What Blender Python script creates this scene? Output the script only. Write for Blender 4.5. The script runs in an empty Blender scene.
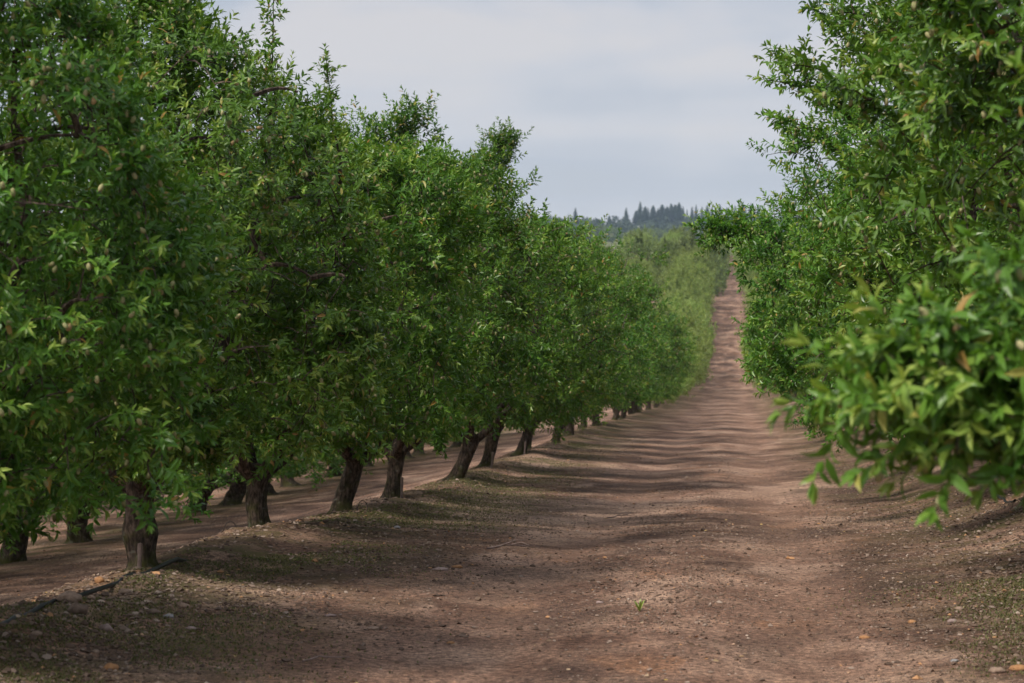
import bpy, math, random
import numpy as np
from mathutils import Vector

R = math.radians
rng = np.random.default_rng(7)
C = bpy.data.collections.new('orchard'); bpy.context.scene.collection.children.link(C)
scene = bpy.context.scene

# ------------------------------------------------------------------ layout
CAM_Z = 1.75
ROW_L, ROW_R, ROW_GAP, STEP = -3.85, 2.95, 6.75, 4.95
PY = np.array([-30, 0, 13, 19, 24, 29, 33.5, 40, 45, 52, 62, 82, 105, 144, 190, 222, 250, 290, 330, 350, 385, 430, 500, 570, 700, 1200, 1700, 2000, 2300.])
PZ = np.array([-1.75, -1.75, -1.75, -1.75, -1.9, -2.14, -2.34, -2.48, -2.62, -2.75, -3.06, -3.5, -4.15, -5.2, -6.1, -6.4, -5.2, -2.3, 0.0, -0.4, -1.1, 0.7, 6.0, 8.6, 7.0, 17, 39, 50, 52.])
GX = np.array([-600, -60, -30, -24, -17.35, -10.6, -7.5, -5.2, -4.4, -3.95, -3.5, -3.0, -2.2, -1.2, -.3, .5, 1.4, 1.9, 2.5, 3.0, 3.8, 5, 7, 10, 60, 600.])
GZ = np.array([-3.2, -2.9, -2.3, -2.15, -1.85, -1.25, -.95, -.42, -.12, .02, .05, .01, -.03, -.07, -.03, -.07, -.01, .05, .25, .38, .40, .42, .5, .7, 2.0, 2.0])
_yy = np.arange(-30, 2301, 1.0); _zz = np.interp(_yy, PY, PZ)
for w in (5, 7):
    k = np.ones(w) / w
    _zz = np.convolve(np.pad(_zz, w // 2, mode='edge'), k, 'valid')

def vnoise(x, y, seed=0):
    """smooth value noise, 0..1"""
    xi, yi = np.floor(x).astype(np.int64), np.floor(y).astype(np.int64)
    fx, fy = x - xi, y - yi
    fx, fy = fx * fx * (3 - 2 * fx), fy * fy * (3 - 2 * fy)
    def h(a, b):
        n = (a * 374761393 + b * 668265263 + seed * 1442695041) & 0xffffffff
        n = ((n ^ (n >> 13)) * 1274126177) & 0xffffffff
        return ((n ^ (n >> 16)) & 0xffff) / 65535.0
    return (h(xi, yi) * (1 - fx) + h(xi + 1, yi) * fx) * (1 - fy) + (h(xi, yi + 1) * (1 - fx) + h(xi + 1, yi + 1) * fx) * fy

def fbm(x, y, seed=0, o=3):
    s, a, t = 0, 1, 0
    for i in range(o):
        s = s + a * vnoise(x * 2 ** i, y * 2 ** i, seed + i); t += a; a *= .5
    return s / t

def ground_z(x, y):
    x = np.asarray(x, float); y = np.asarray(y, float)
    z = np.interp(y, _yy, _zz) + CAM_Z
    fade = np.interp(y, [0, 100, 250, 400, 2300], [1, 1, .45, .3, .3])
    z = z + np.interp(x, GX, GZ) * fade
    near = np.interp(y, [0, 60, 140, 300], [1, 1, .5, 0])
    road = np.clip(1 - np.abs(x + .5) / 2.6, 0, 1) ** .5
    z = z + near * (.10 - .085 * road) * (fbm(x * .5, y * .35, 3) - .5)
    ridge = np.exp(-((x + 3.65) / .45) ** 2) + .8 * np.exp(-((x - 2.6) / .5) ** 2)
    z = z + near * ridge * .16 * (fbm(x * 1.3, y * .9, 11) - .25)
    z = z - near * .014 * (np.exp(-((x + 1.35) / .3) ** 2) + np.exp(-((x - .4) / .3) ** 2))
    z = z + np.interp(y, [32, 52], [1, 0]) * (.020 + .07 * ridge) * (fbm(x * 4, y * 4, 21) - .5)
    return z
def gz(x, y): return float(ground_z(np.array([x]), np.array([y]))[0])

# ------------------------------------------------------------------ helpers
def mesh_from(name, verts, faces, mats, midx=None, attrs=None, smooth=False):
    """faces: list of integer arrays (n,k), each k constant"""
    me = bpy.data.meshes.new(name)
    verts = np.asarray(verts, np.float32)
    faces = [np.asarray(f, np.int32) for f in faces if len(f)]
    nl = sum(f.size for f in faces); nf = sum(len(f) for f in faces)
    me.vertices.add(len(verts)); me.loops.add(nl); me.polygons.add(nf)
    me.vertices.foreach_set('co', verts.ravel())
    me.loops.foreach_set('vertex_index', np.concatenate([f.ravel() for f in faces]))
    tot = np.concatenate([np.full(len(f), f.shape[1], np.int32) for f in faces])
    st = np.zeros(nf, np.int32); st[1:] = np.cumsum(tot)[:-1]
    me.polygons.foreach_set('loop_start', st)
    for m in mats: me.materials.append(m)
    if midx is not None: me.polygons.foreach_set('material_index', np.asarray(midx, np.int32))
    me.polygons.foreach_set('use_smooth', np.full(nf, smooth))
    for k, v in (attrs or {}).items():
        a = me.attributes.new(k, 'FLOAT', 'POINT'); a.data.foreach_set('value', np.asarray(v, np.float32))
    me.update(calc_edges=True)
    return me

def add(name, me, parent=None, loc=None):
    o = bpy.data.objects.new(name, me); C.objects.link(o)
    if parent is not None: o.parent = parent
    if loc is not None: o.location = loc
    return o

def tag(o, label=None, cat=None, group=None, kind=None):
    if label: o['label'] = label
    if cat: o['category'] = cat
    if group: o['group'] = group
    if kind: o['kind'] = kind
    return o

def norm(v): return v / np.maximum(np.linalg.norm(v, axis=-1, keepdims=True), 1e-9)

class Geo:
    def __init__(s): s.v, s.f, s.n, s.a = [], {}, 0, []
    def put(s, v, f, a=None):
        v = np.asarray(v, float); f = np.asarray(f, np.int64)
        s.v.append(v); s.f.setdefault(f.shape[1], []).append(f + s.n); s.n += len(v)
        s.a.append(np.full(len(v), .5) if a is None else np.broadcast_to(a, (len(v),)))
    def build(s, name, mats, smooth=True):
        return mesh_from(name, np.concatenate(s.v), [np.concatenate(f) for f in s.f.values()], mats, smooth=smooth, attrs={'var': np.concatenate(s.a)})

def tube(g, pts, rad, sides=5, rough=0, seed=0, a=None):
    pts = np.asarray(pts, float); rad = np.asarray(rad, float); n = len(pts)
    t = np.zeros_like(pts); t[1:-1] = pts[2:] - pts[:-2]; t[0] = pts[1] - pts[0]; t[-1] = pts[-1] - pts[-2]
    t = norm(t)
    ref = np.where(np.abs(t[:, 1:2]) < .9, np.array([[0, 1., 0]]), np.array([[1., 0, 0]]))
    if n > 2: ref = np.broadcast_to(ref[0:1], t.shape)
    u = norm(np.cross(t, ref)); w = np.cross(t, u)
    ang = np.arange(sides) / sides * 2 * np.pi
    rr = np.broadcast_to(rad[:, None], (n, sides)).copy()
    if rough:
        L = np.concatenate([[0], np.cumsum(np.linalg.norm(np.diff(pts, axis=0), axis=1))])
        A, B = np.meshgrid(ang, L)
        q = (vnoise(np.cos(A) * 1.6 + 9, B * 5 + np.sin(A) * 1.6, seed) - .5) * 1.1 + (vnoise(A / (2 * np.pi) * sides * .5, B * 9, seed + 5) - .5) * .5
        rr *= 1 + rough * q
    v = pts[:, None] + rr[..., None] * (np.cos(ang)[None, :, None] * u[:, None] + np.sin(ang)[None, :, None] * w[:, None])
    i = np.arange(n - 1)[:, None] * sides; j = np.arange(sides)[None, :]; j2 = (j + 1) % sides
    f = np.stack([i + j, i + j2, i + sides + j2, i + sides + j], -1).reshape(-1, 4)
    g.put(v.reshape(-1, 3), f, a)
    return v

def bez(a, b, c, n):
    t = np.linspace(0, 1, n)[:, None]
    return (1 - t) ** 2 * a + 2 * t * (1 - t) * b + t * t * c

# ------------------------------------------------------------------ materials
def mat(name):
    m = bpy.data.materials.new(name); m.use_nodes = True
    nt = m.node_tree; nt.nodes.clear()
    return m, nt
def N(nt, t, **kw):
    n = nt.nodes.new(t)
    for k, v in kw.items():
        if k in ('op',): n.operation = v
        elif k == 'blend': n.blend_type = v
        elif hasattr(n, k) and k not in n.inputs: setattr(n, k, v)
        else: n.inputs[k].default_value = v
    return n
def L(nt, a, b): nt.links.new(a, b)
def ramp(nt, fac, stops, interp='LINEAR'):
    r = nt.nodes.new('ShaderNodeValToRGB'); r.color_ramp.interpolation = interp
    e = r.color_ramp.elements
    while len(e) < len(stops): e.new(.5)
    for i, (p, c) in enumerate(stops):
        e[i].position = p; e[i].color = (*c, 1) if len(c) == 3 else c
    L(nt, fac, r.inputs[0]); return r.outputs[0]
def mixc(nt, fac, a, b, blend='MIX'):
    m = nt.nodes.new('ShaderNodeMix'); m.data_type = 'RGBA'; m.blend_type = blend
    for s, v in ((0, fac), (6, a), (7, b)):
        if hasattr(v, 'is_linked') or hasattr(v, 'links'): L(nt, v, m.inputs[s])
        elif s == 0: m.inputs[0].default_value = v
        else: m.inputs[s].default_value = (*v, 1)
    return m.outputs[2]
def mth(nt, op, a, b=None, c=None, clamp=False):
    m = nt.nodes.new('ShaderNodeMath'); m.operation = op; m.use_clamp = clamp
    for i, v in enumerate((a, b, c)):
        if v is None: continue
        if hasattr(v, 'links'): L(nt, v, m.inputs[i])
        else: m.inputs[i].default_value = v
    return m.outputs[0]
def noise(nt, vec, scale, detail=3, rough=.55, dist=0):
    n = N(nt, 'ShaderNodeTexNoise'); n.inputs['Scale'].default_value = scale; n.inputs['Detail'].default_value = detail
    n.inputs['Roughness'].default_value = rough; n.inputs['Distortion'].default_value = dist
    L(nt, vec, n.inputs['Vector']); return n.outputs[0]

def leaf_material(name, cols, trans=.24, rough=.36, vv=.2):
    m, nt = mat(name)
    at = N(nt, 'ShaderNodeAttribute'); at.attribute_name = 'var'
    col = ramp(nt, at.outputs['Fac'], cols)
    oi = N(nt, 'ShaderNodeObjectInfo')
    hs = N(nt, 'ShaderNodeHueSaturation'); L(nt, col, hs.inputs['Color'])
    L(nt, mth(nt, 'MULTIPLY_ADD', oi.outputs['Random'], .016, .494), hs.inputs['Hue'])
    L(nt, mth(nt, 'MULTIPLY_ADD', oi.outputs['Random'], vv, 1.05 - vv / 2), hs.inputs['Value'])
    p = N(nt, 'ShaderNodeBsdfPrincipled'); L(nt, hs.outputs[0], p.inputs['Base Color'])
    p.inputs['Roughness'].default_value = rough; p.inputs['Specular IOR Level'].default_value = .32
    t = N(nt, 'ShaderNodeBsdfTranslucent')
    tc = mixc(nt, 1.0, hs.outputs[0], (1.25, 1.35, .55), 'MULTIPLY'); L(nt, tc, t.inputs['Color'])
    mx = N(nt, 'ShaderNodeMixShader'); mx.inputs[0].default_value = trans
    L(nt, p.outputs[0], mx.inputs[1]); L(nt, t.outputs[0], mx.inputs[2])
    o = N(nt, 'ShaderNodeOutputMaterial'); L(nt, mx.outputs[0], o.inputs['Surface'])
    return m

M_LEAF = leaf_material('almond leaf', [(0, (.025, .073, .010)), (.30, (.056, .141, .017)), (.62, (.118, .238, .030)), (.93, (.32, .40, .085)), (.965, (.36, .30, .08)), (1, (.36, .17, .06))])
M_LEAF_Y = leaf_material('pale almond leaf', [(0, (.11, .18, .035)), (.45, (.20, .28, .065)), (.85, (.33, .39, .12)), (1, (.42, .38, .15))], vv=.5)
M_LEAF_D = leaf_material('dark broad leaf', [(0, (.09, .14, .035)), (.6, (.15, .20, .055)), (1, (.20, .26, .08))])
M_NEEDLE = leaf_material('conifer needles', [(0, (.012, .03, .02)), (.6, (.022, .048, .028)), (1, (.04, .07, .035))], .1, .6)

def bark_material(name, moss=True):
    m, nt = mat(name)
    tc = N(nt, 'ShaderNodeTexCoord'); v = tc.outputs['Object']
    mp = N(nt, 'ShaderNodeMapping'); mp.inputs['Scale'].default_value = (1, 1, .35); L(nt, v, mp.inputs[0])
    n1 = noise(nt, mp.outputs[0], 38, 4, .65); n2 = noise(nt, v, 9, 3)
    col = ramp(nt, n1, [(.34, (.018, .013, .010)), (.5, (.065, .048, .037)), (.66, (.17, .125, .10))])
    if moss:
        sp = N(nt, 'ShaderNodeSeparateXYZ'); L(nt, v, sp.inputs[0])
        lo = mth(nt, 'MULTIPLY_ADD', sp.outputs[2], -1.6, .62)
        f = mth(nt, 'MULTIPLY', mth(nt, 'ADD', lo, mth(nt, 'MULTIPLY_ADD', n2, 3.2, -1.75)), .9, clamp=True)
        col = mixc(nt, f, col, (.075, .080, .018))
        li = ramp(nt, noise(nt, v, 16, 2), [(.62, (0, 0, 0)), (.70, (1, 1, 1))])
        col = mixc(nt, mth(nt, 'MULTIPLY', li, .35), col, (.22, .23, .19))
    p = N(nt, 'ShaderNodeBsdfPrincipled'); L(nt, col, p.inputs['Base Color']); p.inputs['Roughness'].default_value = .9
    p.inputs['Specular IOR Level'].default_value = .2
    b = N(nt, 'ShaderNodeBump'); b.inputs['Strength'].default_value = .8; b.inputs['Distance'].default_value = .012
    L(nt, n1, b.inputs['Height']); L(nt, b.outputs[0], p.inputs['Normal'])
    o = N(nt, 'ShaderNodeOutputMaterial'); L(nt, p.outputs[0], o.inputs['Surface'])
    return m
M_BARK = bark_material('mossy bark'); M_TWIG = bark_material('twig bark', False)

def simple(name, col, rough=.8, col2=None, scale=20, bump=0, spec=.3, attr=None):
    m, nt = mat(name)
    p = N(nt, 'ShaderNodeBsdfPrincipled'); p.inputs['Roughness'].default_value = rough; p.inputs['Specular IOR Level'].default_value = spec
    if attr:
        at = N(nt, 'ShaderNodeAttribute'); at.attribute_name = 'var'
        L(nt, ramp(nt, at.outputs['Fac'], attr), p.inputs['Base Color'])
    else:
        tc = N(nt, 'ShaderNodeTexCoord'); n = noise(nt, tc.outputs['Object'], scale, 4, .6)
        L(nt, ramp(nt, n, [(.35, col), (.68, col2 or col)]), p.inputs['Base Color'])
        if bump:
            b = N(nt, 'ShaderNodeBump'); b.inputs['Strength'].default_value = .7; b.inputs['Distance'].default_value = bump
            L(nt, n, b.inputs['Height']); L(nt, b.outputs[0], p.inputs['Normal'])
    o = N(nt, 'ShaderNodeOutputMaterial'); L(nt, p.outputs[0], o.inputs['Surface'])
    return m
M_NUT = simple('almond hull', (.24, .26, .11), .85, (.42, .37, .20), 30, .002)
M_NUTB = simple('ripe almond hull', (.30, .21, .10), .85, (.44, .31, .17), 30, .002)
M_HOSE = simple('black hose', (.008, .009, .012), .45, (.02, .022, .028), 14, 0, .35)
M_STAKE = simple('weathered stake', (.20, .14, .12), .85, (.33, .25, .22), 25, .002)
M_WIRE = simple('wire', (.05, .04, .035), .6, (.09, .07, .06), 40)
M_PEB = simple('pebbles', None, .85, attr=[(0, (.085, .056, .042)), (.45, (.14, .094, .068)), (.7, (.22, .155, .118)), (.93, (.38, .30, .245)), (1, (.44, .24, .12))])
M_LIT = simple('dry litter', None, .85, attr=[(0, (.10, .065, .045)), (.5, (.22, .145, .095)), (.85, (.36, .26, .17)), (.95, (.55, .38, .12)), (1, (.42, .20, .07))])
M_GRS = leaf_material('short grass', [(0, (.06, .06, .025)), (.45, (.11, .12, .038)), (.8, (.20, .18, .08)), (1, (.33, .26, .15))], .2, .6)

def ground_material():
    m, nt = mat('orchard dirt')
    geo = N(nt, 'ShaderNodeNewGeometry'); v = geo.outputs['Position']
    sp = N(nt, 'ShaderNodeSeparateXYZ'); L(nt, v, sp.inputs[0]); X, Y = sp.outputs[0], sp.outputs[1]
    # flatten
    cb = N(nt, 'ShaderNodeCombineXYZ'); L(nt, X, cb.inputs[0]); L(nt, Y, cb.inputs[1]); p2 = cb.outputs[0]
    st = N(nt, 'ShaderNodeMapping'); st.inputs['Scale'].default_value = (.55, .22, 1); L(nt, p2, st.inputs[0])
    big = noise(nt, st.outputs[0], .9, 4, .6, .4)
    mid = noise(nt, p2, 1.6, 5, .65, .3)
    fine = noise(nt, p2, 22, 6, .75)
    vfine = noise(nt, p2, 110, 3, .7)
    col = ramp(nt, big, [(.40, (.070, .043, .032)), (.47, (.150, .090, .064)), (.54, (.260, .163, .118)), (.61, (.44, .315, .235))])
    col = mixc(nt, .42, col, ramp(nt, mid, [(.36, (.07, .042, .032)), (.5, (.195, .128, .096)), (.63, (.40, .285, .21))]))
    # a pale stretch of soil with a noisy edge, left of the road
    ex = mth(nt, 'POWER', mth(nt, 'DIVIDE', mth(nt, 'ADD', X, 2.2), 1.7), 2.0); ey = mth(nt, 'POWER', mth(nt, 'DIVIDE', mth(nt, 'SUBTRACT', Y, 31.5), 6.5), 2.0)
    pale_f = mth(nt, 'MULTIPLY', mth(nt, 'SUBTRACT', mth(nt, 'ADD', 1.0, mth(nt, 'MULTIPLY_ADD', mid, 3.0, -1.5)), mth(nt, 'ADD', ex, ey)), 1.1, clamp=True)
    col = mixc(nt, mth(nt, 'MULTIPLY', pale_f, .6), col, (.50, .375, .29))
    # orange-brown dust patches
    org = ramp(nt, noise(nt, st.outputs[0], 2.1, 3, .6), [(.60, (0, 0, 0)), (.72, (1, 1, 1))])
    col = mixc(nt, mth(nt, 'MULTIPLY', org, .45), col, (.38, .20, .10))
    # darker scuffed gravel patches with a shape of their own
    dk = ramp(nt, noise(nt, st.outputs[0], 1.35, 5, .65, .5), [(.50, (0, 0, 0)), (.62, (1, 1, 1))])
    col = mixc(nt, mth(nt, 'MULTIPLY', dk, .68), col, (.075, .052, .043))
    pw = ramp(nt, noise(nt, st.outputs[0], 1.7, 4, .6, .3), [(.56, (0, 0, 0)), (.66, (1, 1, 1))])
    col = mixc(nt, mth(nt, 'MULTIPLY', pw, .55), col, (.47, .345, .265))
    # compacted wheel lanes
    def lane(c, w): return mth(nt, 'SUBTRACT', 1.0, mth(nt, 'DIVIDE', mth(nt, 'ABSOLUTE', mth(nt, 'SUBTRACT', mth(nt, 'ADD', X, mth(nt, 'MULTIPLY', big, .5)), c)), w), clamp=True)
    ln = mth(nt, 'ADD', lane(-1.1, .5), lane(.65, .5), clamp=True)
    col = mixc(nt, mth(nt, 'MULTIPLY', ln, .25), col, (.31, .205, .150))
    # gravel mottling
    col = mixc(nt, .75, col, ramp(nt, fine, [(.38, (.18, .17, .17)), (.5, (.95, .95, .95)), (.62, (2.1, 2.0, 1.85))]), 'MULTIPLY')
    vo = N(nt, 'ShaderNodeTexVoronoi'); vo.inputs['Scale'].default_value = 26; L(nt, p2, vo.inputs['Vector'])
    spk = ramp(nt, mth(nt, 'MULTIPLY', vo.outputs['Distance'], 1.0), [(.10, (1, 1, 1)), (.24, (0, 0, 0))])
    vs = N(nt, 'ShaderNodeSeparateColor'); L(nt, vo.outputs['Color'], vs.inputs[0])
    sel = mth(nt, 'GREATER_THAN', vs.outputs[0], .72)
    col = mixc(nt, mth(nt, 'MULTIPLY', mth(nt, 'MULTIPLY', spk, sel), .7), col, (.42, .32, .25))
    col = mixc(nt, .6, col, ramp(nt, vfine, [(.38, (.25, .25, .25)), (.5, (1, 1, 1)), (.60, (1.9, 1.85, 1.75))]), 'MULTIPLY')
    # moss and dry grass film along the tree lines
    def band(c, w):
        d = mth(nt, 'ABSOLUTE', mth(nt, 'SUBTRACT', X, c)); return mth(nt, 'SUBTRACT', 1.0, mth(nt, 'DIVIDE', d, w), clamp=True)
    bd = mth(nt, 'ADD', band(-3.3, 1.5), mth(nt, 'ADD', band(2.0, 1.3), band(-10.6, 1.6)), clamp=True)
    ms = mth(nt, 'MULTIPLY', bd, ramp(nt, noise(nt, p2, 1.1, 5, .7), [(.42, (0, 0, 0)), (.56, (1, 1, 1))]))
    col = mixc(nt, mth(nt, 'MULTIPLY', ms, mth(nt, 'MULTIPLY_ADD', fine, 1.2, 0.2), clamp=True), col, (.075, .075, .026))
    # far fields turn to pasture
    col = mixc(nt, 1.0, col, (1.02, .955, .95), 'MULTIPLY')
    far = mth(nt, 'MULTIPLY', mth(nt, 'SUBTRACT', Y, 560), .01, clamp=True)
    col = mixc(nt, far, col, (.16, .17, .07))
    p = N(nt, 'ShaderNodeBsdfPrincipled'); L(nt, col, p.inputs['Base Color']); p.inputs['Roughness'].default_value = .95
    p.inputs['Specular IOR Level'].default_value = .15
    h = mth(nt, 'ADD', mth(nt, 'MULTIPLY', fine, .6), mth(nt, 'ADD', mth(nt, 'MULTIPLY', vfine, .35), mth(nt, 'MULTIPLY', spk, mth(nt, 'MULTIPLY', sel, .4))))
    b = N(nt, 'ShaderNodeBump'); b.inputs['Strength'].default_value = .9; b.inputs['Distance'].default_value = .03
    L(nt, h, b.inputs['Height']); L(nt, b.outputs[0], p.inputs['Normal'])
    o = N(nt, 'ShaderNodeOutputMaterial'); L(nt, p.outputs[0], o.inputs['Surface'])
    return m
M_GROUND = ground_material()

# ------------------------------------------------------------------ ground: one sheet, cut into the road and its surroundings along shared edges
def ys_grid():
    ys = [-30., -15, 0, 6, 9]
    y = 10.
    while y < 2300:
        ys.append(y); y += .07 if y < 24 else .11 if y < 45 else .25 if y < 90 else max(.6, .012 * y)
    ys.append(2300.); return np.array(ys)
YS = ys_grid()
def strip(xs):
    Xg, Yg = np.meshgrid(xs, YS); Z = ground_z(Xg, Yg)
    v = np.stack([Xg, Yg, Z], -1).reshape(-1, 3); nx = len(xs)
    i = (np.arange(len(YS) - 1)[:, None] * nx + np.arange(nx - 1)[None]).ravel()
    return v, np.stack([i, i + 1, i + 1 + nx, i + nx], -1)
RX0, RX1 = -2.6, 1.6
v, f = strip(np.arange(RX0, RX1 + .001, .07))
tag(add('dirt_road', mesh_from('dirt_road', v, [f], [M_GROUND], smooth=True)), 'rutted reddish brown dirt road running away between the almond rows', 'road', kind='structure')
xl = np.concatenate([[-600, -300, -150, -80, -60, -45, -35, -30, -27, -24, -21, -19, -17.35, -15.5, -13.5, -12, -11.2, -10.6, -10, -9, -8.2], np.arange(-7.5, -5, .18), np.arange(-5, RX0 - .01, .07), [RX0]])
xr = np.concatenate([[RX1], np.arange(RX1 + .07, 3.6, .07), np.arange(3.7, 6, .25), [6.5, 7.5, 9, 11, 14, 20, 40, 60, 150, 300, 600]])
g = Geo()
for xs in (xl, xr):
    v, f = strip(xs); g.put(v, f)
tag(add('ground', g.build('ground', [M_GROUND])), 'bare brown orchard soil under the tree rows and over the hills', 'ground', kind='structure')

# ------------------------------------------------------------------ leaves
LEAF8 = (np.array([[0, 0, 0], [.28, .15, .04], [.30, 0, 0.0], [.28, -.15, .04], [.64, .13, .01], [.66, 0, -.035], [.64, -.13, .01], [1, 0, -.16]]),
         [np.array([[1, 4, 5, 2], [2, 5, 6, 3]]), np.array([[0, 1, 2], [0, 2, 3], [4, 7, 5], [5, 7, 6]])])
LEAF6 = (np.array([[0, 0, 0], [.27, .17, .05], [.66, .14, .01], [1, 0, -.10], [.66, -.14, .01], [.27, -.17, .05]]),
         [np.array([[0, 3, 2, 1], [0, 5, 4, 3]])])
LEAF4 = (np.array([[0, 0, 0], [.42, .17, .03], [1, 0, -.08], [.42, -.17, .03]]), [np.array([[0, 3, 2], [0, 2, 1]])])

def leaves_mesh(name, P, D, SL, tpl, leaf_len, spacing, mats, r, nmul=1.0, bright=None, twigs=None):
    """P base, D direction, SL length of each leafy shoot"""
    n = np.maximum(3, (SL / spacing * nmul).astype(int)) + 3
    idx = np.repeat(np.arange(len(P)), n)
    k = np.arange(n.sum()) - np.repeat(np.cumsum(n) - n, n)
    t = np.minimum(1.0, (k + .5) / np.maximum(n[idx] - 3, 1))
    d = D[idx]; a0 = np.where(np.abs(d[:, 2:3]) < .9, np.array([[0, 0, 1.]]), np.array([[1., 0, 0]]))
    u = norm(np.cross(d, a0)); w = np.cross(d, u)
    phi = k * 2.39996 + r.random(len(P))[idx] * 6.28 + r.normal(0, .3, len(k))
    rad = np.cos(phi)[:, None] * u + np.sin(phi)[:, None] * w
    al = np.radians(np.interp(t, [0, .8, 1], [72, 52, 26])) + r.normal(0, .22, len(k))
    ld = d * np.cos(al)[:, None] + rad * np.sin(al)[:, None]
    droop = (.24 * (1 - t) + .05) * (.4 + r.random(len(k)))
    ld[:, 2] -= droop; ld = norm(ld)
    pos = P[idx] + d * (t * SL[idx])[:, None]; pos[:, 2] += t * t * SL[idx] * .10
    hint = d + np.array([0, 0, .7]) + r.normal(0, .35, (len(k), 3))
    y = norm(np.cross(hint, ld)); z = np.cross(ld, y)
    ln = leaf_len * (.62 + .55 * r.random(len(k))) * np.interp(t, [0, .6, 1], [.95, 1.08, .72])
    T = tpl[0]; arch = .5 + r.random(len(k)) * 1.3
    tz = T[None, :, 2] * np.where(np.arange(len(T)) == np.argmax(T[:, 0]), 1, 1)[None] * arch[:, None]
    V = pos[:, None] + ln[:, None, None] * (T[None, :, 0, None] * ld[:, None] + T[None, :, 1, None] * y[:, None] + tz[..., None] * z[:, None])
    V = V.reshape(-1, 3); m = len(T); base = (np.arange(len(k)) * m)[:, None, None]
    F = [(base + f[None]).reshape(-1, f.shape[1]) for f in tpl[1]]
    sh = r.random(len(P))[idx]
    var = .18 + .34 * sh + .22 * r.random(len(k)) + .20 * (t > .85)
    if bright is not None: var = var + bright[idx]
    var = np.clip(var, 0, .92)
    odd = r.random(len(k)); var = np.where(odd > .994, .985, np.where(odd > .985, .955, var))
    va = np.repeat(var, m)
    if twigs is not None:
        tv = np.concatenate(twigs.v); tf = [np.concatenate(f) for f in twigs.f.values()]
        nleaf = sum(len(f) for f in F)
        F = F + [f + len(V) for f in tf]; V = np.concatenate([V, tv]); va = np.concatenate([va, np.full(len(tv), .3)])
        mi = np.zeros(sum(len(f) for f in F), np.int32); mi[nleaf:] = 1
        return mesh_from(name, V, F, mats + [M_TWIG], midx=mi, attrs={'var': va})
    return mesh_from(name, V, F, mats, attrs={'var': va})

def sph_dirs(n, r): 
    v = r.normal(size=(n, 3)); return norm(v)

def nut_geo(seed=0):
    """a hulled almond about 3.6 cm long with a seam and a point"""
    g = Geo(); r = np.random.default_rng(seed); ns, nr = 8, 6
    tt = np.linspace(0, np.pi, nr); 
    V = []
    for i, a in enumerate(tt):
        rr = .0135 * math.sin(a) ** .85 if 0 < i < nr - 1 else 0.0005
        x = -.019 * math.cos(a) * (1.12 if a > np.pi / 2 else 1)
        for j in range(ns):
            b = j / ns * 6.283; w = rr * (1 - .15 * (j == 0))
            V.append((x, w * math.sin(b) * .82, w * math.cos(b)))
    V = np.array(V) + r.normal(0, .0005, (ns * nr, 3))
    i = (np.arange(nr - 1)[:, None] * ns); j = np.arange(ns)[None]; j2 = (j + 1) % ns
    return V, np.stack([i + j, i + j2, i + ns + j2, i + ns + j], -1).reshape(-1, 4)
NV, NF = nut_geo()
NUT_ME = mesh_from('almond', NV, [NF], [M_NUT], smooth=True); NUT_ME2 = mesh_from('ripe_almond', NV, [NF], [M_NUTB], smooth=True)

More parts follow.
